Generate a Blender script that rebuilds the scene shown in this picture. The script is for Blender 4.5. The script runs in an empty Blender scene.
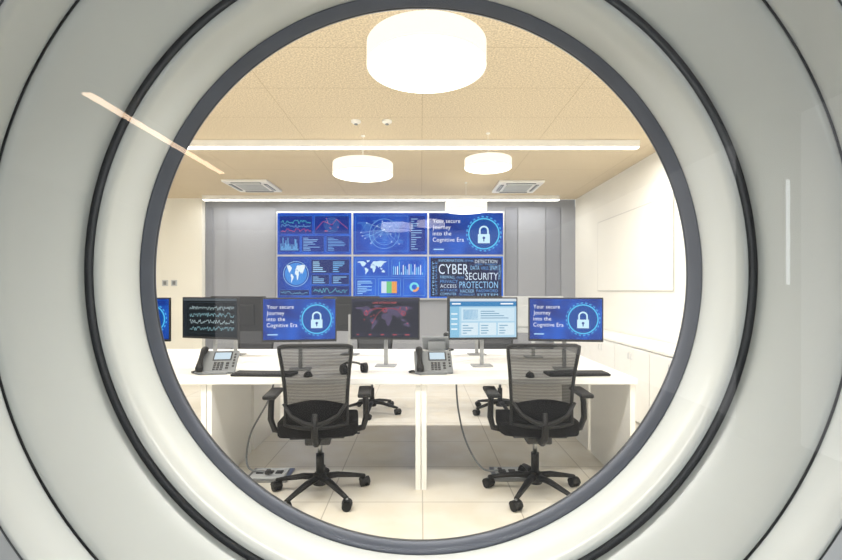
import bpy, bmesh, math, random
from mathutils import Matrix, Vector
random.seed(4)
F=468.0; CH=1.346
scn=bpy.context.scene
scn.view_settings.view_transform='Standard'
def PX(px,d): return (px-421)*d/F
def PZ(py,d): return CH-(py-291)*d/F
# ---------------------------------------------------------------- materials
def lin(c):
    return tuple(((v/255)/12.92 if v/255<=0.04045 else ((v/255+0.055)/1.055)**2.4) for v in c)
MC={}
def mat(name,rgb,rough=0.5,metal=0.0,var=0.06,scale=8.0,bump=0.0,spec=0.5):
    if name in MC: return MC[name]
    m=bpy.data.materials.new(name); m.use_nodes=True; nt=m.node_tree; b=nt.nodes['Principled BSDF']
    c=lin(rgb)
    tc=nt.nodes.new('ShaderNodeTexCoord'); n=nt.nodes.new('ShaderNodeTexNoise'); n.inputs['Scale'].default_value=scale; n.inputs['Detail'].default_value=4
    r=nt.nodes.new('ShaderNodeValToRGB')
    r.color_ramp.elements[0].position=0.3; r.color_ramp.elements[1].position=0.7
    r.color_ramp.elements[0].color=tuple(v*(1-var) for v in c)+(1,)
    r.color_ramp.elements[1].color=tuple(min(1,v*(1+var)) for v in c)+(1,)
    nt.links.new(tc.outputs['Object'],n.inputs['Vector']); nt.links.new(n.outputs['Fac'],r.inputs['Fac']); nt.links.new(r.outputs['Color'],b.inputs['Base Color'])
    b.inputs['Roughness'].default_value=rough; b.inputs['Metallic'].default_value=metal
    b.inputs['Specular IOR Level'].default_value=spec
    if bump:
        bp=nt.nodes.new('ShaderNodeBump'); bp.inputs['Strength'].default_value=bump; bp.inputs['Distance'].default_value=0.01
        nt.links.new(n.outputs['Fac'],bp.inputs['Height']); nt.links.new(bp.outputs['Normal'],b.inputs['Normal'])
    MC[name]=m; return m
def emis(rgb,strength=1.0):
    k='glow_%d_%d_%d_%g'%(rgb+(strength,))
    if k in MC: return MC[k]
    m=bpy.data.materials.new(k); m.use_nodes=True; nt=m.node_tree
    nt.nodes.remove(nt.nodes['Principled BSDF']); e=nt.nodes.new('ShaderNodeEmission')
    e.inputs['Color'].default_value=lin(rgb)+(1,); e.inputs['Strength'].default_value=strength
    nt.links.new(e.outputs[0],nt.nodes['Material Output'].inputs['Surface']); MC[k]=m; return m
def emis_noise(name,c1,c2,scale,strength=1.0):
    if name in MC: return MC[name]
    m=bpy.data.materials.new(name); m.use_nodes=True; nt=m.node_tree
    nt.nodes.remove(nt.nodes['Principled BSDF']); e=nt.nodes.new('ShaderNodeEmission'); e.inputs['Strength'].default_value=strength
    tc=nt.nodes.new('ShaderNodeTexCoord'); n=nt.nodes.new('ShaderNodeTexNoise'); n.inputs['Scale'].default_value=scale
    r=nt.nodes.new('ShaderNodeValToRGB'); r.color_ramp.elements[0].position=0.35; r.color_ramp.elements[1].position=0.68
    r.color_ramp.elements[0].color=lin(c1)+(1,); r.color_ramp.elements[1].color=lin(c2)+(1,)
    nt.links.new(tc.outputs['Object'],n.inputs['Vector']); nt.links.new(n.outputs['Fac'],r.inputs['Fac']); nt.links.new(r.outputs['Color'],e.inputs['Color'])
    nt.links.new(e.outputs[0],nt.nodes['Material Output'].inputs['Surface']); MC[name]=m; return m
def tile_mat(name,rgb,mortar,w,h,ms,rough,speck=0.05,speckscale=60,bump=0.0):
    m=bpy.data.materials.new(name); m.use_nodes=True; nt=m.node_tree; b=nt.nodes['Principled BSDF']
    tc=nt.nodes.new('ShaderNodeTexCoord'); br=nt.nodes.new('ShaderNodeTexBrick'); br.offset=0.0
    br.inputs['Scale'].default_value=1; br.inputs['Brick Width'].default_value=w; br.inputs['Row Height'].default_value=h
    br.inputs['Mortar Size'].default_value=ms; br.inputs['Bias'].default_value=-1; br.inputs['Mortar Smooth'].default_value=0.1
    c=lin(rgb); br.inputs['Color1'].default_value=c+(1,); br.inputs['Color2'].default_value=c+(1,)
    br.inputs['Mortar'].default_value=lin(mortar)+(1,)
    n=nt.nodes.new('ShaderNodeTexNoise'); n.inputs['Scale'].default_value=speckscale; n.inputs['Detail'].default_value=6
    r=nt.nodes.new('ShaderNodeValToRGB'); r.color_ramp.elements[0].position=0.35; r.color_ramp.elements[1].position=0.65
    lo=1-speck; r.color_ramp.elements[0].color=(lo,lo*0.97,lo*0.92,1); r.color_ramp.elements[1].color=(1,1,1,1)
    mx=nt.nodes.new('ShaderNodeMix'); mx.data_type='RGBA'; mx.blend_type='MULTIPLY'; mx.inputs[0].default_value=1
    nt.links.new(tc.outputs['Object'],br.inputs['Vector']); nt.links.new(tc.outputs['Object'],n.inputs['Vector']); nt.links.new(n.outputs['Fac'],r.inputs['Fac'])
    nt.links.new(br.outputs['Color'],mx.inputs[6]); nt.links.new(r.outputs['Color'],mx.inputs[7]); nt.links.new(mx.outputs[2],b.inputs['Base Color'])
    b.inputs['Roughness'].default_value=rough
    if bump:
        bp=nt.nodes.new('ShaderNodeBump'); bp.inputs['Strength'].default_value=bump; bp.inputs['Distance'].default_value=0.01
        nt.links.new(n.outputs['Fac'],bp.inputs['Height']); nt.links.new(bp.outputs['Normal'],b.inputs['Normal'])
    return m
def net_mat(name,rgb,opac):
    m=bpy.data.materials.new(name); m.use_nodes=True; nt=m.node_tree; b=nt.nodes['Principled BSDF']
    b.inputs['Base Color'].default_value=lin(rgb)+(1,); b.inputs['Roughness'].default_value=0.9; b.inputs['Specular IOR Level'].default_value=0.1
    t=nt.nodes.new('ShaderNodeBsdfTransparent'); mx=nt.nodes.new('ShaderNodeMixShader')
    tc=nt.nodes.new('ShaderNodeTexCoord'); w=nt.nodes.new('ShaderNodeTexWave'); w.bands_direction='Z'; w.inputs['Scale'].default_value=16
    w.inputs['Distortion'].default_value=0
    mr=nt.nodes.new('ShaderNodeMapRange'); mr.inputs['To Min'].default_value=opac-0.03; mr.inputs['To Max'].default_value=opac+0.03
    nt.links.new(tc.outputs['Object'],w.inputs['Vector']); nt.links.new(w.outputs['Fac'],mr.inputs['Value']); nt.links.new(mr.outputs[0],mx.inputs[0])
    nt.links.new(t.outputs[0],mx.inputs[1]); nt.links.new(b.outputs[0],mx.inputs[2]); nt.links.new(mx.outputs[0],nt.nodes['Material Output'].inputs['Surface'])
    return m
def glass_mat():
    m=bpy.data.materials.new('window_glass'); m.use_nodes=True; nt=m.node_tree; nt.nodes.remove(nt.nodes['Principled BSDF'])
    t=nt.nodes.new('ShaderNodeBsdfTransparent'); t.inputs[0].default_value=(0.975,0.985,0.98,1)
    g=nt.nodes.new('ShaderNodeBsdfGlossy'); g.inputs['Roughness'].default_value=0.0
    f=nt.nodes.new('ShaderNodeFresnel'); f.inputs[0].default_value=1.55
    mx=nt.nodes.new('ShaderNodeMixShader'); nt.links.new(f.outputs[0],mx.inputs[0]); nt.links.new(t.outputs[0],mx.inputs[1]); nt.links.new(g.outputs[0],mx.inputs[2])
    nt.links.new(mx.outputs[0],nt.nodes['Material Output'].inputs['Surface']); return m

M_white=mat('white_laminate',(243,242,239),0.35,var=0.015)
M_wall=mat('painted_plaster',(240,238,230),0.7,var=0.015,scale=3)
M_black=mat('black_plastic',(18,18,20),0.5,var=0.15,spec=0.3)
M_dark=mat('dark_plastic',(44,45,48),0.5,var=0.1)
M_fab=mat('black_fabric',(20,19,20),0.9,var=0.3,scale=90,bump=0.3,spec=0.1)
M_gray=mat('gray_plastic',(120,124,128),0.45)
M_lgray=mat('light_gray_plastic',(190,194,197),0.4)
M_stand=mat('silver_stand_plastic',(150,152,154),0.4)
M_metal=mat('brushed_metal',(150,152,155),0.3,1.0)
M_shell=mat('porthole_lacquer',(206,210,208),0.25,var=0.02,scale=2)
M_shell2=mat('porthole_lacquer_outer',(202,207,207),0.3,var=0.02,scale=2)
M_gask=mat('rubber_gasket',(42,45,50),0.35,var=0.1)
M_gask2=mat('steel_window_frame',(84,89,101),0.4,0.2,var=0.08)
M_lamp=emis((255,251,240),2.6)
M_lampside=emis((255,246,228),1.3)
M_lampc=emis((255,250,242),8.0)
M_strip=emis((255,251,243),7.0)
M_net=net_mat('chair_mesh_net',(14,14,16),0.79)

# ---------------------------------------------------------------- builder
class B:
    def __init__(s): s.bm=bmesh.new(); s.mats=[]
    def mi(s,m):
        if m not in s.mats: s.mats.append(m)
        return s.mats.index(m)
    def add(s,t,m,M=None,smooth=None):
        i=s.mi(m)
        if M is not None: bmesh.ops.transform(t,matrix=M,verts=t.verts)
        for f in t.faces:
            f.material_index=i
            if smooth is not None: f.smooth=smooth
        me=bpy.data.meshes.new('tmp'); t.to_mesh(me); t.free(); s.bm.from_mesh(me); bpy.data.meshes.remove(me)
    def box(s,c,d,m,bev=0.0,R=None,seg=2):
        t=bmesh.new(); bmesh.ops.create_cube(t,size=1); bmesh.ops.scale(t,vec=Vector(d),verts=t.verts)
        if bev: bmesh.ops.bevel(t,geom=t.edges[:],offset=bev,segments=seg,affect='EDGES',profile=0.5)
        M=Matrix.Translation(c)
        if R is not None: M=M@R
        s.add(t,m,M,smooth=False)
    def cyl(s,p0,p1,r0,m,r1=None,n=20):
        r1=r0 if r1 is None else r1
        p0=Vector(p0);p1=Vector(p1);v=p1-p0
        t=bmesh.new(); bmesh.ops.create_cone(t,cap_ends=True,segments=n,radius1=r0,radius2=r1,depth=v.length)
        for f in t.faces: f.smooth=len(f.verts)==4
        s.add(t,m,Matrix.Translation((p0+p1)/2)@v.to_track_quat('Z','Y').to_matrix().to_4x4())
    def tube(s,pts,r,m,n=8,closed=False,rr=None,flat=1.0):
        pts=[Vector(p) for p in pts]; t=bmesh.new(); L=len(pts); rings=[]
        up=None
        for i,p in enumerate(pts):
            a=pts[(i-1)%L] if (closed or i>0) else p; b=pts[(i+1)%L] if (closed or i<L-1) else p
            tg=(b-a).normalized()
            if up is None: up=Vector((0,0,1)) if abs(tg.z)<0.9 else Vector((0,1,0))
            sd=tg.cross(up).normalized(); up=sd.cross(tg).normalized()
            ra=rr[i] if rr else r
            rings.append([t.verts.new(p+sd*math.cos(2*math.pi*k/n)*ra+up*math.sin(2*math.pi*k/n)*ra*flat) for k in range(n)])
        for i in range(L if closed else L-1):
            A=rings[i];C=rings[(i+1)%L]
            for k in range(n): t.faces.new((A[k],A[(k+1)%n],C[(k+1)%n],C[k]))
        if not closed: t.faces.new(rings[0][::-1]); t.faces.new(rings[-1])
        bmesh.ops.recalc_face_normals(t,faces=t.faces); s.add(t,m,smooth=True)
    def grid(s,fn,nu,nv,m,thick=0.0):
        t=bmesh.new(); V=[[t.verts.new(fn(i/nu,j/nv)) for j in range(nv+1)] for i in range(nu+1)]
        for i in range(nu):
            for j in range(nv): t.faces.new((V[i][j],V[i+1][j],V[i+1][j+1],V[i][j+1]))
        if thick: bmesh.ops.solidify(t,geom=t.faces[:],thickness=thick)
        s.add(t,m,smooth=True)
    def lathe(s,prof,m,n=48,M=None,smooth=True,close=False):
        t=bmesh.new(); R=[]
        for r,z in prof:
            R.append([t.verts.new((r*math.cos(2*math.pi*k/n),r*math.sin(2*math.pi*k/n),z)) for k in range(n)] if r>1e-6 else [t.verts.new((0,0,z))])
        P=list(zip(R,R[1:]))
        if close: P.append((R[-1],R[0]))
        for A,C in P:
            for k in range(n):
                k2=(k+1)%n
                if len(A)==1: t.faces.new((A[0],C[k2],C[k]))
                elif len(C)==1: t.faces.new((A[k],A[k2],C[0]))
                else: t.faces.new((A[k],A[k2],C[k2],C[k]))
        bmesh.ops.recalc_face_normals(t,faces=t.faces); s.add(t,m,M,smooth=smooth)
    def obj(s,name,parent=None,label=None,**kw):
        me=bpy.data.meshes.new(name); s.bm.to_mesh(me); s.bm.free()
        for m in s.mats: me.materials.append(m)
        o=bpy.data.objects.new(name,me); scn.collection.objects.link(o)
        if parent: o.parent=parent
        if label: o['label']=label
        for k,v in kw.items(): o[k]=v
        return o
def thing(name,label,cat,loc=(0,0,0),rz=0.0,group=None):
    e=bpy.data.objects.new(name,None); e.empty_display_size=0.1; scn.collection.objects.link(e)
    e.location=loc; e.rotation_euler=(0,0,math.radians(rz)); e['label']=label; e['category']=cat
    if group: e['group']=group
    return e
def clone(o,parent=None,loc=None,rz=None,label=None):
    c=o.copy(); scn.collection.objects.link(c)
    if parent is not None: c.parent=parent
    if loc is not None: c.location=loc
    if rz is not None: c.rotation_euler=(0,0,math.radians(rz))
    if label: c['label']=label
    for ch in list(o.children): clone(ch,c)
    return c
def rotx(a): return Matrix.Rotation(math.radians(a),4,'X')
def roty(a): return Matrix.Rotation(math.radians(a),4,'Y')
def rotz(a): return Matrix.Rotation(math.radians(a),4,'Z')

# ---------------------------------------------------------------- room
XL,XR,YF,YB,ZC=-5.0,2.62,1.62,7.95,2.9
def slab(name,c,d,m,**kw):
    b=B(); b.box((0,0,0),d,m); o=b.obj(name,kind='structure',**kw); o.location=c; return o
M_floor=tile_mat('porcelain_floor',(232,228,218),(188,182,170),0.6,0.6,0.004,0.3,0.06,5)
M_ceil=tile_mat('wood_wool_ceiling',(236,220,192),(214,196,164),1.2,0.6,0.004,0.95,0.36,80,0.2)
slab('floor',((XL+XR)/2,(YF+YB)/2,-0.05),(XR-XL,YB-YF,0.1),M_floor)
slab('ceiling',((XL+XR)/2,(YF+YB)/2,ZC+0.05),(XR-XL,YB-YF,0.1),M_ceil)
slab('wall_right',(XR+0.05,(YF+YB)/2,ZC/2),(0.1,YB-YF,ZC),M_wall)
slab('wall_left',(XL-0.05,(YF+YB)/2,ZC/2),(0.1,YB-YF,ZC),M_wall)
M_bgray=mat('gray_wall_panel',(150,153,161),0.9,var=0.03,spec=0.1)
M_bgray2=mat('gray_wall_panel_dark',(136,139,148),0.9,var=0.03,spec=0.1)
xg=PX(205,YB)
slab('wall_back',((XL+XR)/2,YB+0.06,ZC/2),(XR-XL,0.1,ZC),M_bgray)
slab('wall_back_pier',((XL+xg)/2,YB-0.05,ZC/2),(xg-XL,0.12,ZC),M_wall)
i=0
for a,c,m_ in ((207,213,M_bgray2),(228,276,M_bgray),(505,517,M_bgray2),(518,545,M_bgray),(546,560,M_bgray2),(561,577,M_bgray)):
    x0=PX(a,YB);x1=PX(c,YB); i+=1
    slab('trim_%d'%i,((x0+x1)/2,YB+0.003,ZC/2-0.06),(x1-x0,0.022,ZC-0.14),m_)
slab('baseboard_right',(XR-0.008,(YF+YB)/2,0.04),(0.014,YB-YF-0.1,0.08),M_wall)

# corridor
M_cw=mat('corridor_plaster',(200,203,203),0.6,var=0.02,scale=2)
slab('floor_corridor',((XL+XR)/2,-4.5,-0.05),(9.0,11.0,0.1),mat('corridor_floor',(186,188,188),0.35))
slab('ceiling_corridor',((XL+XR)/2,-4.5,ZC+0.05),(9.0,11.0,0.1),mat('corridor_ceiling',(236,237,236),0.8))
slab('wall_light_blocker',(-5.3,-4.5,ZC/2),(0.1,10.9,ZC),mat('light_blocker_paint',(176,180,180),0.7))  # unseen wall, added to block light and darken the left of the rings
slab('wall_reflection_post',(3.1,-2.2,ZC/2),(0.36,0.3,ZC),mat('reflection_post_paint',(214,216,215),0.7))  # unseen post, added to carry the glowing strip reflected in the glass
# round opening
CX,CZ=0.0,1.40
def around(profile_px,m,name,label,n=192,close=False):
    b=B(); M=Matrix.Translation((CX,0,CZ))@Matrix.Rotation(math.radians(-90),4,'X')
    b.lathe([(p*y/F,y) for p,y in profile_px],m,n,M,close=close)
    return b.obj(name,kind='structure',label=label)
around([(267,1.50),(268,1.485),(279,1.475),(281,1.47),(285,1.60),(272,1.62)],M_gask2,'trim_11','round gray steel frame holding the window glass',close=True)
around([(265,1.52),(266.5,1.498),(268,1.496),(269,1.54)],M_gask,'trim_12','black inner rubber seal of the round window',close=True)
around([(280,1.49),(282,1.465),(300,1.38),(314,1.325),(322,1.305),(327,1.30),(328,1.33)],M_shell,'trim_13','pale lacquered inner ring of the round opening')
around([(326,1.33),(328,1.315),(333,1.312),(337,1.315),(340,1.33)],M_gask,'trim_14','dark rubber joint between the opening rings')
around([(336.5,1.33),(337,1.305),(343,1.29),(360,1.25),(385,1.205),(410,1.165),(425,1.145),(432,1.138),(434,1.14),(434,1.16)],M_shell,'trim_15','wide pale lacquered middle ring of the round opening')
around([(432,1.16),(434,1.15),(437.2,1.15),(440,1.16)],M_gask,'trim_16','thin dark joint around the middle ring')
around([(437.0,1.16),(437.2,1.135),(441,1.125),(455,1.085),(475,1.04),(489,1.012),(494,1.006),(495,1.03)],M_shell2,'trim_17','pale lacquered outer ring of the round opening')
around([(493,1.03),(495,1.012),(497.5,1.012),(499,1.03)],M_gray,'trim_18','thin gray joint around the outer ring')
def holed(name,r,y0,x0,x1,z0,z1,m,n=192):
    b=B(); t=bmesh.new(); inn=[];out=[]
    for k in range(n):
        a=2*math.pi*k/n; c,s_=math.cos(a),math.sin(a)
        inn.append(t.verts.new((CX+r*c,y0,CZ+r*s_)))
        L=1e9
        if c>1e-6: L=min(L,(x1-CX)/c)
        if c<-1e-6: L=min(L,(x0-CX)/c)
        if s_>1e-6: L=min(L,(z1-CZ)/s_)
        if s_<-1e-6: L=min(L,(z0-CZ)/s_)
        out.append(t.verts.new((CX+L*c,y0,CZ+L*s_)))
    for k in range(n): t.faces.new((inn[k],inn[(k+1)%n],out[(k+1)%n],out[k]))
    b.add(t,m,smooth=False); return b.obj(name,kind='structure')
holed('wall_front',0.96,YF,XL,XR,0,ZC,M_wall)
holed('wall_corridor',497*1.0/F,1.0,-5.6,3.3,0,ZC,M_cw)
b=B(); t=bmesh.new(); bmesh.ops.create_circle(t,cap_ends=True,radius=495*0.995/F,segments=128)
b.add(t,glass_mat(),Matrix.Translation((CX,0.995,CZ))@rotx(90),smooth=False)
b.obj('window_1',kind='structure',label='clear round window pane')

# ---------------------------------------------------------------- lighting fixtures
def strip(y,x0,x1,z,e,label,m=None,wd=0.075,col=(1,0.968,0.92)):
    L=x1-x0
    th=thing('linear_ceiling_lamp',label,'ceiling light',((x0+x1)/2,y,z),group='linear ceiling lamps')
    b=B(); b.box((0,0,0.035),(L,wd,0.07),M_white,0.004); b.obj('housing',th)
    b=B(); b.box((0,0,-0.006),(L-0.02,wd-0.009,0.012),m or M_strip,0.003); b.obj('diffuser',th)
    if e:
        l=bpy.data.lights.new('strip_light','AREA'); l.shape='RECTANGLE'; l.size=L-0.05; l.size_y=0.06; l.energy=e; l.color=col
        lo=bpy.data.objects.new('strip_light',l); scn.collection.objects.link(lo); lo.parent=th; lo.location=(0,0,-0.016)
    return th
strip(4.84,-3.55,2.25,ZC-0.07,128,'long slim white linear ceiling lamp, lit')
strip(7.62,-3.55,2.25,ZC-0.07,36,'long slim white linear ceiling lamp, lit, near the video wall')
strip(1.98,-3.55,2.25,ZC-0.07,118,'long slim white linear ceiling lamp, lit, out of view by the round window, added to light the chairs')  # unseen strip at the same row spacing, added to light the chairs
s4=strip(-2.7,-1.2,1.2,ZC-0.07,0,'slim warm-white linear corridor lamp, lit',emis((255,222,190),17.0),0.085); s4.location=(-2.5,-2.7,ZC-0.07); s4.rotation_euler=(0,0,math.radians(90))
th=thing('reflection_strip','added glowing vertical strip, unseen, that makes a reflection in the window glass','reflection helper',(3.145,-2.049,1.4))  # unseen glowing strip, added for the vertical highlight on the right of the glass
b=B(); b.box((0,0.012,0.45),(0.05,0.024,0.92),M_white,0.004); b.obj('housing',th)
b=B(); b.box((0,0.029,0.45),(0.028,0.012,0.9),emis((244,250,255),7.0),0.003); b.obj('diffuser',th)
def drum(x,y,zb,D,label,cor=False):
    th=thing('drum_pendant_lamp',label,'ceiling lamp',(x,y,zb),group='drum ceiling lamps')
    r=D/2;t=0.2*D
    b=B(); b.lathe([(0,0),(r*0.97,0),(r*0.985,0.004)],M_lampc if cor else M_lamp,64)
    b.lathe([(r*0.985,0.004),(r,0.012),(r,t-0.004),(r*0.99,t),(0,t)],M_lampc if cor else M_lampside,64); b.obj('lamp_shade',th)
    b=B(); b.lathe([(r,t*0.02),(r*1.003,t*0.02),(r*1.003,t*0.07),(r,t*0.07)],mat('lamp_rim',(250,246,234),0.5),64,close=True); b.obj('rim',th)
    b=B(); b.cyl((0,0,t),(0,0,ZC-zb-0.008),0.0025,M_white,n=8); b.lathe([(0,ZC-zb),(0.02,ZC-zb),(0.02,ZC-zb-0.01),(0,ZC-zb-0.012)],M_white,24); b.obj('ceiling_mount',th)
    return th
drum(PX(426.5,2.36),2.36,2.465,0.6,'large round white drum lamp, lit, hung near the window')
drum(PX(363,4.68),4.68,2.50,0.6,'round white drum lamp, lit, hung below the ceiling')
drum(PX(488,4.6),4.6,2.55,0.46,'smaller round white drum lamp, lit')
drum(PX(466,6.7),6.7,2.49,0.6,'round white drum lamp, lit, before the video wall')
for (px,py,d) in ((397,228,8.9),(431,224,8.4)):
    drum(PX(px,d),1.99-d,2.50,0.6 if px==397 else 0.5,'round white drum lamp in the corridor, lit',True)

# AC cassettes
def cassette(x,y):
    th=thing('air_conditioner',"square white ceiling air-conditioning cassette with louvres",'air conditioner',(x,y,ZC),group='ceiling air conditioners')
    b=B(); b.box((0,0,-0.018),(0.64,0.72,0.036),M_white,0.01); b.obj('panel',th)
    b=B(); 
    for k in range(7): b.box((0,-0.18+k*0.06,-0.041),(0.36,0.03,0.012),M_lgray,0.003)
    b.obj('intake_grille',th)
    for k in range(4):
        b=B(); e=0.285 if k%2==0 else 0.25
        b.box((0,-e,-0.038),(0.42,0.045,0.012),M_gray,0.003); b.box((0,-e-0.008,-0.046),(0.4,0.02,0.006),M_lgray,0.002)
        o=b.obj('air_vent',th); o.rotation_euler=(0,0,math.pi/2*k)
cassette(PX(253,6.85),6.85); cassette(PX(517,6.9),6.9)
for px in (356,387):
    th=thing('smoke_detector','small round white ceiling detector','smoke detector',(PX(px,4.27),4.27,ZC),group='ceiling detectors')
    b=B(); b.lathe([(0,-0.03),(0.02,-0.03),(0.03,-0.025),(0.045,-0.015),(0.045,0),(0,0)],M_white,24); b.obj('detector_body',th)
    b=B(); b.cyl((0,0,-0.038),(0,0,-0.03),0.016,M_gray); b.obj('sensor_cap',th)

# ---------------------------------------------------------------- graphics on screens
def text_bm(s):
    cu=bpy.data.curves.new('t','FONT'); cu.body=s; cu.resolution_u=3; cu.space_character=1.06; o=bpy.data.objects.new('t',cu)
    me=bpy.data.meshes.new_from_object(o); t=bmesh.new(); t.from_mesh(me); bpy.data.objects.remove(o); bpy.data.meshes.remove(me); bpy.data.curves.remove(cu); return t
class G(B):
    def __init__(s,W,H): super().__init__(); s.W=W;s.H=H;s.l=0
    def P(s,u,v): return ((u-0.5)*s.W,-0.0006*s.l-0.0004,(v-0.5)*s.H)
    def poly(s,pts,c,st=1.0,layer=None):
        if layer is not None: s.l=layer
        t=bmesh.new(); t.faces.new([t.verts.new(s.P(u,v)) for u,v in pts])
        s.add(t,c if not isinstance(c,tuple) else emis(c,st),smooth=False)
    def rect(s,u0,v0,u1,v1,c,st=1.0): s.poly([(u0,v0),(u1,v0),(u1,v1),(u0,v1)],c,st)
    def frame(s,u0,v0,u1,v1,c,w=0.004):
        h=w*s.W/s.H
        s.rect(u0,v0,u1,v0+h,c);s.rect(u0,v1-h,u1,v1,c);s.rect(u0,v0,u0+w,v1,c);s.rect(u1-w,v0,u1,v1,c)
    def line(s,pts,c,w=0.004):
        A=s.W/s.H
        for (a,b_),(c2,d) in zip(pts,pts[1:]):
            dx=(c2-a);dy=(d-b_)/A; L=math.hypot(dx,dy) or 1; nx=-dy/L*w/2;ny=dx/L*w/2*A
            s.poly([(a+nx,b_+ny),(a-nx,b_-ny),(c2-nx,d-ny),(c2+nx,d+ny)],c)
    def disc(s,u,v,r,c,n=28): # r in width units
        A=s.W/s.H; s.poly([(u+r*math.cos(2*math.pi*k/n),v+r*A*math.sin(2*math.pi*k/n)) for k in range(n)],c)
    def arc(s,u,v,r,w,a0,a1,c,n=36):
        A=s.W/s.H
        for k in range(n):
            p=math.radians(a0+(a1-a0)*k/n);q=math.radians(a0+(a1-a0)*(k+1)/n)
            s.poly([(u+(r-w/2)*math.cos(p),v+(r-w/2)*A*math.sin(p)),(u+(r+w/2)*math.cos(p),v+(r+w/2)*A*math.sin(p)),
                    (u+(r+w/2)*math.cos(q),v+(r+w/2)*A*math.sin(q)),(u+(r-w/2)*math.cos(q),v+(r-w/2)*A*math.sin(q))],c)
    def text(s,st_,u,v,h,c,width=None,rot=0,align='l',bold=0):
        t=text_bm(st_)
        if not t.verts: t.free(); return
        xs=[p.co.x for p in t.verts]; x0,x1=min(xs),max(xs); sc=h*s.H/0.7; sx=sc
        if width: sx=width*s.W/(x1-x0)
        ox={'l':x0,'c':(x0+x1)/2,'r':x1}[align]
        P=s.P(u,v)
        M=Matrix.Translation(P)@Matrix.Rotation(math.radians(-rot),4,'Y')@Matrix.Diagonal((sx,1,sc,1))@rotx(90)@Matrix.Translation((-ox,0,0))
        s.add(t,emis(c),M,smooth=False)
CONT=[[(-165,65),(-140,70),(-95,72),(-80,63),(-60,52),(-70,43),(-80,32),(-82,26),(-90,30),(-97,25),(-95,18),(-84,10),(-92,14),(-106,22),(-117,32),(-124,42),(-135,58),(-160,58)],
[(-80,9),(-60,9),(-50,0),(-35,-7),(-40,-22),(-56,-36),(-65,-45),(-70,-54),(-74,-45),(-71,-20),(-81,-5)],
[(-17,15),(-8,34),(10,37),(32,31),(43,12),(51,11),(40,-8),(38,-20),(27,-34),(18,-34),(12,-15),(9,3),(-8,5)],
[(-10,37),(-9,43),(0,47),(8,55),(10,64),(25,71),(60,70),(100,76),(140,72),(175,68),(160,60),(140,54),(132,42),(122,38),(121,28),(108,20),(105,10),(98,16),(90,22),(80,8),(72,20),(60,25),(50,30),(44,13),(35,30),(27,37),(20,40),(12,40)],
[(114,-22),(130,-12),(142,-11),(153,-28),(145,-38),(130,-32),(116,-34)],[(-50,60),(-25,70),(-20,80),(-60,80)],[(131,32),(140,36),(143,44),(138,38)],[(96,5),(115,5),(130,-2),(115,-8),(102,-4)]]
def worldmap(g,u0,v0,u1,v1,c):
    for P in CONT: g.poly([(u0+(x+170)/350*(u1-u0),v0+(y+60)/145*(v1-v0)) for x,y in P],c)
def inside(x,y,P):
    r=False; j=len(P)-1
    for i in range(len(P)):
        xi,yi=P[i];xj,yj=P[j]
        if (yi>y)!=(yj>y) and x<(xj-xi)*(y-yi)/(yj-yi)+xi: r=not r
        j=i
    return r
def dotmap(g,u0,v0,u1,v1,c,nx=56,ny=26,k=0.4):
    t=bmesh.new(); A=g.W/g.H; r=(u1-u0)/nx*k
    for i in range(nx):
        for j in range(ny):
            x=-170+350*(i+.5)/nx; y=-60+145*(j+.5)/ny
            if any(inside(x,y,P) for P in CONT):
                u=u0+(x+170)/350*(u1-u0); v=v0+(y+60)/145*(v1-v0)
                t.faces.new([t.verts.new(g.P(u+a*r,v+b_*r*A)) for a,b_ in ((-1,-1),(1,-1),(1,1),(-1,1))])
    g.add(t,emis(c),smooth=False)
def padlock(g,u,v,k,c=(206,240,255)):
    g.l=2
    A=g.W/g.H
    g.disc(u,v,0.215*k,(10,74,160),40); g.l=3
    g.arc(u,v,0.215*k,0.018*k,0,360,(84,200,244))
    for q in range(24):
        a=q*15; g.arc(u,v,0.243*k,0.02*k,a,a+8,(70,165,230),2)
    w=0.085*k; h=0.13*k*A; y0=v-0.135*k*A
    g.rect(u-w,y0,u+w,y0+h,c)
    ys=y0+h; r=0.058*k
    g.rect(u-r-0.012*k,ys,u-r+0.012*k,ys+0.05*k*A,c); g.rect(u+r-0.012*k,ys,u+r+0.012*k,ys+0.05*k*A,c)
    g.arc(u,ys+0.05*k*A,r,0.024*k,0,180,c,16)
    g.l=4; g.disc(u,y0+h*0.58,0.019*k,(14,66,150)); g.rect(u-0.007*k,y0+h*0.2,u+0.007*k,y0+h*0.55,(14,66,150))
def lock_screen(g,big=False):
    g.l=0; g.rect(0,0,1,1,emis_noise('screen_blue_wide' if big else 'screen_blue_desk',(6,42,132),(18,90,200),2.0 if big else 6.0,1.0))
    g.l=1
    for k in range(10):
        y=random.random(); g.line([(0.45+random.random()*0.2,y),(1,y)],(36,104,204),0.002)
    for k in range(14): g.disc(0.5+random.random()*0.5,random.random(),0.006,(70,140,225),8)
    padlock(g,0.74,0.5,0.95)
    g.l=3
    for j,sx in enumerate(('Your secure','Journey','into the','Cognitive Era')):
        g.text(sx,0.05,0.76-j*0.15,0.1,(246,251,255),width=(0.37,0.24,0.25,0.42)[j])
    g.rect(0.06,0.11,0.2,0.14,(170,215,245)); 
def wave_screen(g):
    g.rect(0,0,1,1,(12,17,23)); g.l=1; g.rect(0,0.94,1,1,(80,88,94)); g.rect(0,0,0.08,0.94,(26,34,42)); g.frame(0.11,0.08,0.98,0.9,(64,78,86),0.003)
    for j in range(4):
        y0=0.2+j*0.18
        g.l=1; g.rect(.12,y0-.04,.97,y0-.036,(60,74,80))
        g.l=2; g.line([(0.13+k*0.0135,y0+random.uniform(-0.05,0.07)) for k in range(62)],(190,212,216) if j%2 else (150,196,206),0.006)
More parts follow.
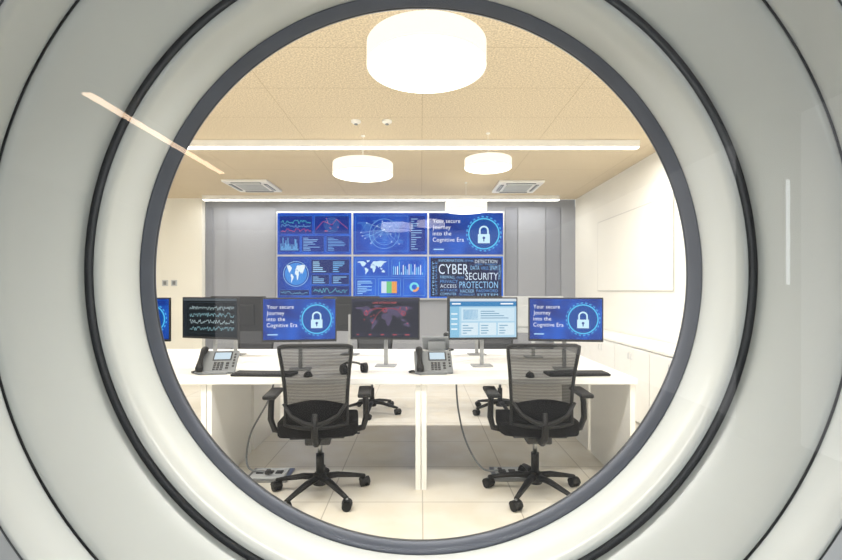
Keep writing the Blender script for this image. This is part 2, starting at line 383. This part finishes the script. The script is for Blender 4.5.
def attack_screen(g):
    g.rect(0,0,1,1,(14,16,38)); g.l=1; g.rect(0,0.93,1,1,(46,46,68)); dotmap(g,0.05,0.16,0.95,0.86,(92,80,116)); g.l=2
    for a,c in (((.22,.62),(.5,.7)),((.75,.6),(.5,.7)),((.32,.38),(.5,.7)),((.8,.66),(.24,.66))):
        m=((a[0]+c[0])/2,(a[1]+c[1])/2+.1); g.line([a,((a[0]+m[0])/2,(a[1]+m[1])/2+.03),m,((c[0]+m[0])/2,(c[1]+m[1])/2+.03),c],(190,50,66),0.004)
    for k in range(12):
        g.disc(random.uniform(.15,.88),random.uniform(.35,.78),0.007,(235,66,72),8)
    for a in ((.22,.62),(.5,.7),(.78,.62)): g.arc(a[0],a[1],.03,.005,0,360,(230,66,76),16)
    g.l=3; g.text('LIVE ATTACK MAP',0.5,0.87,0.05,(220,90,94),align='c')
    for k in range(5):
        g.rect(0.06+k*0.18,0.03,0.2+k*0.18,0.12,(36,34,58)); 
    g.l=4
    for k in range(5): g.rect(0.08+k*0.18,0.06,0.11+k*0.18+0.01*k,0.08,(200,70,76))
def web_screen(g):
    g.rect(0,0,1,1,(176,214,236)); g.l=1; g.rect(0,0.93,1,1,(210,220,230)); g.rect(0,0.8,1,0.93,(40,128,186)); g.rect(0,0,0.14,0.8,(136,194,226))
    g.rect(0.17,0.42,0.97,0.76,(206,230,244)); g.rect(0.2,0.46,0.42,0.72,(96,166,208)); g.rect(0.17,0.06,0.42,0.38,(218,236,246)); g.rect(0.445,0.06,0.695,0.38,(218,236,246)); g.rect(0.72,0.06,0.97,0.38,(218,236,246)); g.l=2
    for k in range(4):
        for q in range(3): g.rect(0.19+q*.275,0.1+k*0.065,0.24+q*.275+random.random()*0.13,0.125+k*0.065,(120,168,198))
        g.rect(0.02,0.2+k*0.13,0.11,0.235+k*0.13,(236,248,252))
    for k in range(4): g.rect(0.46,0.49+k*0.058,0.88-k*0.07,0.51+k*0.058,(96,146,182))
    g.rect(0.03,0.85,0.16,0.885,(255,255,255)); g.rect(0.76,0.85,0.95,0.885,(255,255,255))
def dash_a(g):
    g.rect(0,0,1,1,emis_noise('screen_blue_a',(12,62,170),(26,98,214),3)); g.l=1
    for (a,b_,c,d) in ((.03,.5,.47,.93),(.5,.5,.97,.93),(.03,.07,.3,.45),(.33,.07,.63,.45),(.66,.07,.97,.45)): g.rect(a,b_,c,d,(6,44,140)); g.frame(a,b_,c,d,(80,155,235),0.003)
    g.l=2
    for j,col in enumerate(((225,90,110),(130,200,250),(90,220,220))): g.line([(.05+k*.0133,.57+.1*j+random.uniform(-.03,.06)) for k in range(31)],col,0.004)
    for q in range(4): g.arc(.735,.71,.03+.022*q,.003,0,360,(110,180,245))
    g.line([(.52,.6),(.62,.8),(.735,.71),(.8,.85),(.95,.62)],(215,90,105),.004)
    for k in range(9): g.disc(.735+random.uniform(-.09,.09),.71+random.uniform(-.16,.16),.006,(240,120,110),8)
    for k in range(18): g.rect(.045+k*.0135,.1,.053+k*.0135,.13+random.random()*.28,(120,195,248))
    for k in range(9): g.rect(.35,.1+k*.036,.4+random.random()*.2,.113+k*.036,(150,200,250)); g.rect(.68,.1+k*.036,.72+random.random()*.2,.113+k*.036,(120,180,245))
def dash_b(g):
    g.rect(0,0,1,1,emis_noise('screen_blue_b',(10,58,166),(20,90,206),3)); g.l=1
    g.rect(.76,.08,.97,.93,(8,46,142)); g.frame(.03,.08,.74,.93,(90,160,235),.003); dotmap(g,.04,.14,.73,.86,(84,150,226),56,28,0.3); g.l=2
    random.seed(9); nd=[(random.uniform(.1,.68),random.uniform(.2,.85)) for _ in range(14)]+[(.42,.6)]
    for a in nd[:-1]: g.line([a,nd[-1]],(190,228,252),.0022); g.disc(a[0],a[1],.007,(225,242,255),8)
    for k in range(13): g.line([nd[k],nd[k+1]],(120,190,245),.002)
    g.arc(.42,.5,.2,.004,0,360,(150,210,250)); g.arc(.42,.5,.15,.003,0,360,(150,210,250))
    for k in range(14): g.rect(.78,.13+k*.055,.82+random.random()*.12,.145+k*.055,(170,215,250))
def dash_c(g):
    g.rect(0,0,1,1,emis_noise('screen_blue_c',(10,52,146),(24,88,198),3)); g.l=1
    g.disc(.25,.58,.15,(60,140,222)); g.arc(.25,.58,.168,.006,0,360,(170,220,250)); g.l=2
    for P in CONT[:4]: g.poly([(.25+x/420*.36,.58+(y-10)/200*.67) for x,y in P if -150<x<150],(230,244,252))
    g.l=1
    for (a,b_,c,d) in ((.46,.6,.97,.93),(.46,.33,.7,.56),(.73,.33,.97,.56),(.46,.07,.97,.29),(.03,.06,.43,.2)): g.rect(a,b_,c,d,(6,34,108)); g.frame(a,b_,c,d,(80,150,230),.003)
    g.l=2
    for k in range(6): g.rect(.48,.63+k*.045,.56+random.random()*.12,.65+k*.045,(170,220,250)); g.rect(.75,.63+k*.045,.78+random.random()*.16,.65+k*.045,(120,190,245))
    for k in range(4): g.rect(.48,.36+k*.045,.52+random.random()*.15,.378+k*.045,(150,205,250)); g.rect(.75,.36+k*.045,.79+random.random()*.15,.378+k*.045,(150,205,250))
    g.line([(.48+k*.016,.12+random.random()*.12) for k in range(30)],(120,225,240),.004)
    g.line([(.05+k*.018,.09+random.random()*.08) for k in range(21)],(140,220,250),.004)
def dash_d(g):
    g.rect(0,0,1,1,emis_noise('screen_blue_d',(14,72,186),(28,108,224),3)); g.l=1
    g.frame(.03,.52,.48,.94,(120,190,240),.003); worldmap(g,.05,.55,.46,.92,(205,234,252)); 
    g.frame(.52,.52,.97,.94,(120,190,240),.003); 
    g.frame(.03,.06,.3,.47,(120,190,240),.003); g.frame(.34,.06,.64,.47,(120,190,240),.003); g.frame(.68,.06,.97,.47,(120,190,240),.003); g.l=2
    for k in range(8): g.rect(.055,.1+k*.042,.1+random.random()*.16,.12+k*.042,(150,205,250))
    for k in range(16): g.rect(.54+k*.026,.56,.552+k*.026,.6+random.random()*.3,((120,200,240),(160,215,250),(230,240,255))[k%3])
    g.rect(.38,.12,.45,.4,(210,226,244)); g.rect(.45,.12,.52,.4,(110,200,130)); g.rect(.52,.12,.59,.4,(240,160,80))
    g.arc(.825,.265,.05,.03,0,250,(120,220,240)); g.arc(.825,.265,.05,.03,250,360,(240,170,100))
def cloud(g):
    g.rect(0,0,1,1,(30,108,224)); g.l=1; g.rect(.02,.035,.98,.965,emis_noise('screen_navy',(3,14,52),(6,26,84),3)); g.l=2
    W=(226,240,255); L=(150,206,250); D=(96,158,228)
    g.text('CYBER',.13,.58,.24,W,width=.4); g.text('SECURITY',.49,.44,.17,W,width=.44); g.text('PROTECTION',.41,.24,.16,L,width=.52)
    g.text('INFORMATION',.13,.87,.06,L,width=.33); g.text('DETECTION',.62,.84,.08,W,width=.3); g.text('NETWORK',.48,.87,.05,D,width=.12)
    g.text('DATA',.56,.68,.1,L,width=.12); g.text('VIRUS',.7,.68,.08,D,width=.1); g.text('SPAM',.82,.67,.11,L,width=.1); g.text('FIREWALL',.15,.47,.07,L,width=.2); g.text('ONLINE',.37,.47,.05,D,width=.1)
    g.text('PRIVACY',.15,.36,.08,D,width=.24); g.text('LOGIN',.62,.79,.04,D,width=.1); g.text('THREAT',.75,.79,.04,D,width=.17)
    g.text('PASSWORD',.64,.14,.07,D,width=.29); g.text('HACKER',.42,.13,.08,L,width=.19); g.text('ACCESS',.15,.25,.08,W,width=.22); g.text('ATTACK',.15,.16,.06,D,width=.24)
    g.text('COMPUTER',.15,.07,.06,L,width=.22); g.text('TECHNOLOGY',.4,.06,.05,D,width=.22); g.text('SYSTEM',.65,.06,.05,L,width=.28)
    for k in range(2): g.text(('INTERNET','SOFTWARE')[k],.07+k*.04,.08,.045,(L,D)[k],width=.45,rot=90)
    g.text('TROJAN',.965,.44,.05,L,width=.2,rot=90)
DASH=[('a',dash_a),('b',dash_b),('lock',lambda g:lock_screen(g,True)),('c',dash_c),('d',dash_d),('cloud',cloud)]
# video wall
DV=7.8; x0=PX(276.5,DV);x1=PX(504,DV);z1=PZ(212,DV);z0=PZ(299,DV)
vw=thing('video_wall','video wall of six blue-lit flat displays on the gray wall','video wall',((x0+x1)/2,DV,z0))
pw=(x1-x0)/3;ph=(z1-z0)/2
b=B(); b.box((0,0.075,(z1-z0)/2),(x1-x0+0.03,0.075,z1-z0+0.03),M_lgray,0.004); b.obj('mounting_frame',vw)
for k,(nm,fn) in enumerate(DASH):
    cx=((k%3)-1)*pw; cz=(1-(k//3))*ph+ph/2
    b=B(); b.box((0,0.02,0),(pw-0.006,0.035,ph-0.006),M_lgray,0.002); p=b.obj('display_panel',vw); p.location=(cx,0,cz)
    g=G(pw-0.03,ph-0.03); fn(g); o=g.obj('screen',p); 

# ---------------------------------------------------------------- monitors
def monitor(loc,rz,fn,label,white=False):
    th=thing('computer_monitor',label,'monitor',loc,rz,group='desk monitors')
    W,H=0.535,0.325; zc=0.375; m=M_lgray if white else M_black
    b=B(); b.box((0,0,zc),(W,0.022,H),m,0.004); b.box((0,0.022,zc-0.01),(W*0.62,0.03,H*0.6),m,0.01)
    b.box((0,-0.0125,zc-H/2+0.008),(W-0.01,0.003,0.012),m)
    b.obj('housing',th)
    g=G(W-0.02,H-0.028); fn(g); o=g.obj('screen',th); o.location=(0,-0.0118,zc+0.004)
    b=B(); b.box((0,0.05,0.19),(0.03,0.02,0.36),M_stand if not white else m,0.006); b.obj('stand_column',th)
    b=B(); b.box((0,0.05,0.006),(0.16,0.12,0.01),M_stand if not white else m,0.004); b.obj('stand_base',th)
    return th
DT=0.76
lab_lock='black-framed monitor showing a blue padlock screen'
monitor((PX(299,3.42),3.44,DT),8,lock_screen,lab_lock)
monitor((PX(385,3.6),3.6,DT),-4,attack_screen,'black-framed monitor showing a dark attack map')
monitor((PX(483,3.6),3.6,DT),4,web_screen,'black-framed monitor showing a pale blue web page')
monitor((PX(567,3.42),3.46,DT),-8,lock_screen,lab_lock)
monitor((PX(210,3.65),3.66,DT),-18,wave_screen,'black-framed monitor showing pale waveform lines')
monitor((-2.12,3.44,DT),6,lock_screen,lab_lock)
lab_b='black monitor seen from behind on the far desk row'
for px,w in ((240,0),(352,0),(475,0),(520,1)):
    monitor((PX(px,4.4)+(0.07 if w else 0),4.36 if not w else 4.2,DT),180+(6 if px%4 else -6),web_screen if px%3 else attack_screen,'light gray monitor seen from behind on the far desk row' if w else lab_b,white=bool(w))

# ---------------------------------------------------------------- desks
def desk(x0,y0,label,flip=False):
    th=thing('office_desk',label,'desk',(x0+0.725,y0,0),group='white office desks')
    b=B(); b.box((0,0.4,DT-0.02),(1.449,0.798,0.04),M_white,0.003); b.obj('desktop',th)
    for s in (-1,1):
        b=B(); b.box((s*0.705,0.4,(DT-0.04)/2),(0.036,0.74,DT-0.04),M_white,0.003); b.obj('leg_panel',th)
    yy=0.70 if not flip else 0.10
    b=B(); b.box((0,yy,DT-0.04-0.04),(1.37,0.03,0.08),M_white,0.003); b.obj('crossbeam',th)
for k in range(3):
    desk(-2.9+k*1.45,3.13,'white laminate desk with solid side panels, near row')
    desk(-2.9+k*1.45,3.931,'white laminate desk with solid side panels, far row',True)

# ---------------------------------------------------------------- office chair
ch=thing('office_chair','black mesh-back swivel office chair with armrests','office chair',(PX(320,3.10),3.10,0),5.5,group='mesh swivel chairs')
b=B()
b.lathe([(0,0.07),(0.045,0.07),(0.05,0.08),(0.05,0.12),(0.035,0.145),(0,0.145)],M_black,24)
for k in range(5):
    a=math.radians(k*72+20); c,s_=math.cos(a),math.sin(a)
    b.tube([(c*0.03,s_*0.03,0.115),(c*0.12,s_*0.12,0.112),(c*0.24,s_*0.24,0.088),(c*0.31,s_*0.31,0.072)],0.02,M_black,10,rr=[0.027,0.024,0.018,0.015],flat=0.8)
sb=b.obj('star_base',ch)
b=B(); b.cyl((-0.028,0,0.03),(-0.008,0,0.03),0.03,M_black,n=24); b.cyl((0.008,0,0.03),(0.028,0,0.03),0.03,M_black,n=24)
b.box((0,0,0.044),(0.018,0.05,0.03),M_dark,0.005); b.cyl((0,0,0.03),(0,0,0.075),0.008,M_metal)
b.grid(lambda u,v:((v-0.5)*0.06,0.034*math.cos(math.pi*u),0.031+0.034*math.sin(math.pi*u)),8,2,M_black)
cas=b.obj('castor',sb)
for k in range(5):
    a=math.radians(k*72+20); o=cas if k==0 else clone(cas,sb)
    o.location=(math.cos(a)*0.31,math.sin(a)*0.31,0); o.rotation_euler=(0,0,a+random.uniform(-1,1))
b=B(); b.cyl((0,0,0.14),(0,0,0.27),0.026,M_black); b.cyl((0,0,0.27),(0,0,0.38),0.015,M_metal); b.obj('gas_lift',ch)
b=B(); b.box((0,-0.02,0.39),(0.16,0.24,0.05),M_dark,0.012); b.tube([(0.06,0.03,0.39),(0.2,0.04,0.388),(0.26,0.04,0.385)],0.006,M_dark); b.box((0,0,0.42),(0.34,0.3,0.02),M_dark,0.006); b.obj('tilt_mechanism',ch)
# seat: superelliptic cushion
b=B(); t=bmesh.new(); bmesh.ops.create_cube(t,size=1); bmesh.ops.subdivide_edges(t,edges=t.edges[:],cuts=9,use_grid_fill=True)
for v in t.verts:
    x,y,z=v.co*2
    rr=(abs(x)**5+abs(y)**5)**0.2; mx=max(abs(x),abs(y)); k=(mx/rr) if rr>0 else 1
    x*=k;y*=k; e=1-0.25*max(0,(max(abs(x),abs(y))-0.75)/0.25)**2
    v.co=Vector((x*0.25*(1-0.05*y),y*0.235+0.03,0.465+z*0.042*e+(0.012*x*x)-(0.03*max(0,y-0.5)**2*4)))
b.add(t,M_fab,smooth=True); b.obj('seat',ch)
def bw(v): return 0.222*(1-0.13*math.sin(math.pi*min(1,(1-v)*0.62)))-0.006*(1-v)
def bp(u,v):
    uu=u*bw(v); zz=0.515+0.49*v+0.008*v*(1-abs(u)**3)
    return Vector((uu,-0.235-0.05*v+0.028*math.sin(v*math.pi*0.9+0.2)+0.045*abs(u)**2.2,zz))
b=B(); b.grid(lambda a,c:bp(a*2-1,c),16,16,M_net); b.obj('backrest_mesh',ch,label='see-through charcoal mesh')
b=B(); N=16
loop=[bp(-1,k/N) for k in range(N)]+[bp(-0.985,0.995)]+[bp(-1+2*k/N,1)+Vector((0,0,0.004)) for k in range(1,N)]+[bp(0.985,0.995)]+[bp(1,1-k/N) for k in range(1,N+1)]+[bp(1-2*k/N,0)-Vector((0,0,0.012*math.sin(math.pi*k/N))) for k in range(1,N)]
b.tube(loop,0.0115,M_black,8,closed=True)
b.obj('backrest_frame',ch)
b=B(); b.grid(lambda a,c:bp((a*2-1)*0.97,0.02+c*(0.23+0.08*math.cos((a*2-1)*1.5)))+Vector((0,-0.012,0)),16,5,M_fab,thick=0.008); b.obj('lumbar_support',ch)
b=B()
b.tube([(0,-0.06,0.40),(0,-0.2,0.40),(0,-0.27,0.45),(0,-0.275,0.52),(0,-0.262,0.6)],0.022,M_black,10,rr=[.024,.024,.022,.02,.016])
for s in (-1,1): b.tube([(0,-0.275,0.53),(s*0.07,-0.275,0.55),(s*0.14,-0.265,0.59),(s*0.19,-0.24,0.66)],0.012,M_black,8,rr=[.016,.014,.012,.01])
b.obj('back_support',ch)
for s in (-1,1):
    b=B()
    b.tube([(s*0.12,-0.02,0.425),(s*0.2,-0.03,0.425),(s*0.285,-0.045,0.45),(s*0.305,-0.06,0.52),(s*0.302,-0.06,0.62),(s*0.298,-0.05,0.67)],0.018,M_black,10,rr=[.016,.018,.02,.02,.019,.019])
    ar=b.obj('armrest',ch)
    b=B(); b.box((s*0.295,-0.03,0.68),(0.085,0.27,0.028),M_black,0.012,seg=3); b.obj('arm_pad',ar)
clone(ch,None,(PX(535,3.12),3.12,0),-1)
for px,r in ((372,176),(500,186),(250,180)):
    clone(ch,None,(PX(px,5.2),5.2,0),r,'black mesh-back swivel chair tucked at the far desk row')

# ---------------------------------------------------------------- desk phone
def phone(loc,rz,label):
    th=thing('desk_phone',label,'telephone',loc,rz,group='desk telephones')
    R=rotx(42); T=Matrix.Translation((0,0.0,0.075))@R
    def tb(b,c,d,m,bev=0.002): 
        v=T@Vector(c); b.box(v,d,m,bev,R)
    b=B(); tb(b,(0.01,0,0),(0.27,0.2,0.022),M_gray,0.006); b.box((0,0.06,0.05),(0.17,0.025,0.1),M_gray,0.006,rotx(-18)); b.box((0,-0.045,0.012),(0.2,0.1,0.02),M_gray,0.006); b.obj('phone_body',th)
    b=B(); tb(b,(0.04,0.045,0.0125),(0.13,0.08,0.004),M_dark); tb(b,(0.04,0.045,0.0152),(0.11,0.062,0.0015),emis((214,232,244),1.0),0); b.obj('display',th)
    b=B()
    for i in range(4):
        for j in range(3): tb(b,(0.0+j*0.024,-0.018-i*0.019,0.0135),(0.018,0.012,0.006),M_dark,0.002)
    for i in range(5): tb(b,(0.125,0.06-i*0.027,0.0135),(0.014,0.014,0.006),M_dark,0.002)
    for i in range(3): tb(b,(0.085,-0.02-i*0.022,0.0135),(0.02,0.014,0.006),M_dark,0.002)
    b.obj('keypad',th)
    b=B(); pts=[T@Vector((-0.09,-0.105+k*0.21/8,0.03+0.022*math.sin(math.pi*k/8))) for k in range(9)]
    b.tube(pts,0.016,M_black,10,rr=[.024,.027,.022,.018,.017,.018,.022,.027,.024],flat=0.75); b.obj('handset',th)
    b=B(); N=60; b.tube([(-0.12-0.04*math.sin(math.pi*k/N)+0.008*math.cos(k*1.6),-0.05+0.09*k/N,0.009+0.006*math.sin(k*1.6)) for k in range(N)],0.0025,M_black,5); b.obj('coiled_cord',th)
    return th
phone((PX(215,3.34),3.36,DT),8,'gray desk phone with display and black handset')
phone((PX(432,3.34),3.36,DT),4,'gray desk phone with display and black handset')
phone((PX(437,4.6),4.62,DT),176,'gray desk phone on the far desk row, turned away')

def keyboard(loc,rz):
    th=thing('keyboard','flat black computer keyboard on the white desk','keyboard',loc,rz,group='computer keyboards')
    b=B(); b.box((0,0,0.009),(0.43,0.14,0.016),M_black,0.004); b.obj('keyboard_body',th)
    b=B()
    for r in range(5):
        for c in range(20):
            if r==0 and 4<c<10: continue
            b.box((-0.2+c*0.021,-0.05+r*0.025,0.019),(0.0175,0.02,0.007),M_dark,0.0015,seg=1)
    b.box((-0.2+7*0.021,-0.05,0.019),(0.1,0.02,0.007),M_dark,0.0015); b.obj('keys',th)
keyboard((PX(264,3.24),3.26,DT),-3)
keyboard((PX(574,3.32),3.27,DT),3)
def mouse(loc,rz):
    th=thing('computer_mouse','small black computer mouse','computer mouse',loc,rz,group='computer mice')
    b=B(); t=bmesh.new(); bmesh.ops.create_uvsphere(t,u_segments=20,v_segments=12,radius=1)
    for v in t.verts: v.co=Vector((v.co.x*0.031,v.co.y*0.055,max(0,v.co.z)*0.034))
    b.add(t,M_black,smooth=True); b.obj('mouse_body',th)
    b=B(); b.cyl((-0.004,0.03,0.03),(0.004,0.03,0.03),0.008,M_gray); b.obj('scroll_wheel',th)
mouse((PX(308,3.22),3.22,DT),10); mouse((PX(530,3.2),3.2,DT),-8)
# headset, lying low
th=thing('headset','black over-ear headset with microphone lying on the desk','headset',(PX(354,3.32),3.32,DT),30)
b=B(); b.tube([(0.085*math.cos(a),0.08*math.sin(a),0.035+0.035*math.sin(a)) for a in [math.pi*k/16 for k in range(17)]],0.008,M_dark,8); b.obj('headband',th)
for s in (-1,1):
    b=B(); b.cyl((s*0.07,0,0.036),(s*0.095,0,0.036),0.034,M_black,r1=0.036,n=24); b.lathe([(0.02,0),(0.032,0.004),(0.034,0.012),(0.025,0.016)],M_fab,24,Matrix.Translation((s*0.072,0,0.036))@roty(-90*s)); b.obj('ear_cup',th)
b=B(); b.tube([(-0.09,0,0.03),(-0.1,-0.05,0.02),(-0.07,-0.09,0.014)],0.003,M_black,6,rr=[.003,.003,.007]); b.obj('microphone',th)

# ---------------------------------------------------------------- cabinets right
for k in range(5):
    th=thing('low_cabinet','low white two-door cabinet along the side wall','cabinet',(XR-0.24,4.05+k*0.8,0),group='low white cabinets')
    b=B(); b.box((0.01,0,0.39),(0.4,0.795,0.74),M_white,0.003); b.box((0.01,0,0.785),(0.42,0.798,0.03),M_wall,0.003); b.box((0.03,0,0.012),(0.34,0.78,0.024),M_lgray); b.obj('cabinet_body',th)
    for s in (-1,1):
        b=B(); b.box((-0.2,s*0.1985,0.395),(0.018,0.393,0.715),M_white,0.002); d=b.obj('door',th)
        b=B(); b.tube([(-0.209,s*0.035,0.64),(-0.22,s*0.035,0.64),(-0.22,s*0.035,0.70),(-0.209,s*0.035,0.70)],0.0035,M_lgray,8); b.obj('handle',d)
th=thing('whiteboard','large white wall board in a thin frame','whiteboard',(XR-0.001,5.87,1.35))
M_board=mat('board_enamel',(240,238,230),0.6,var=0.01)
b=B(); b.box((-0.008,0,0.5),(0.014,2.05,0.99),M_board,0.002); b.obj('board',th)
b=B()
M_bf=mat('board_frame_paint',(206,205,200),0.5)
for z in (0,1.0): b.box((-0.008,0,z),(0.014,2.06,0.009),M_bf,0.002)
for y in (-1.03,1.03): b.box((-0.008,y,0.5),(0.014,0.009,1.0),M_bf,0.002)
b.obj('board_frame',th)
for px in (165,174):
    th=thing('wall_switch','small gray wall switch plate on the white wall','light switch',(PX(px,YB-0.12),YB-0.111,PZ(283,YB-0.12)),group='wall switches')
    b=B(); b.box((0,-0.004,0),(0.1,0.01,0.1),M_lgray,0.003); b.obj('switch_plate',th)
    b=B(); b.box((0,-0.012,0),(0.05,0.008,0.06),M_gray,0.002,rotx(5)); b.obj('rocker',th)

# ---------------------------------------------------------------- cables and floor boxes
def cable(pts,label,r=0.007):
    th=thing('power_cable',label,'cable',(0,0,0),group='desk cables')
    P=[Vector(p) for p in pts]; out=[]
    for i in range(len(P)-1):
        a=P[max(i-1,0)];b_=P[i];c=P[i+1];d=P[min(i+2,len(P)-1)]
        for k in range(8):
            t=k/8; out.append(0.5*((2*b_)+(c-a)*t+(2*a-5*b_+4*c-d)*t*t+(3*b_-a-3*c+d)*t**3))
    out.append(P[-1]); b=B(); b.tube(out,r,M_gray,8)
    o=b.obj('cable_sheath',th); th.location=P[-1]; o.location=-P[-1]
    b=B(); b.box((0,0,0.0),(0.03,0.05,0.024),M_dark,0.004); b.obj('plug',th)
cable([(PX(276,3.6),3.6,0.70),(PX(268,3.6),3.6,0.5),(PX(250,3.55),3.55,0.25),(PX(248,3.45),3.45,0.05),(PX(268,3.35),3.35,0.052)],'gray cable hanging from the desk to a floor box')
cable([(PX(456,3.6),3.6,0.70),(PX(458,3.6),3.6,0.45),(PX(466,3.5),3.5,0.22),(PX(482,3.4),3.4,0.06),(PX(500,3.38),3.38,0.052)],'gray cable hanging from the desk to a floor box')
for px,d in ((270,3.4),(512,3.42)):
    th=thing('floor_box','flat gray metal floor socket box with open lid','floor socket',(PX(px,d),d,0),group='floor socket boxes')
    b=B(); b.box((0,0,0.008),(0.3,0.24,0.016),M_metal,0.003); b.box((0,0,0.02),(0.24,0.18,0.016),M_lgray,0.003); b.obj('box_frame',th)
    b=B(); 
    for k in range(3): b.box((-0.07+k*0.07,0,0.03),(0.05,0.05,0.012),M_dark,0.003)
    b.obj('socket',th)

# ---------------------------------------------------------------- world, camera
w=bpy.data.worlds.new('world'); scn.world=w; w.use_nodes=True
bg=w.node_tree.nodes['Background']; bg.inputs[0].default_value=(0.97,0.985,1,1); bg.inputs[1].default_value=1.75
cam=bpy.data.cameras.new('camera'); co=bpy.data.objects.new('camera',cam); scn.collection.objects.link(co)
cam.sensor_width=36; cam.lens=F*36/842; cam.shift_y=11/842; cam.clip_start=0.05
co.location=(0,0,CH); co.rotation_euler=(math.pi/2,0,0); scn.camera=co
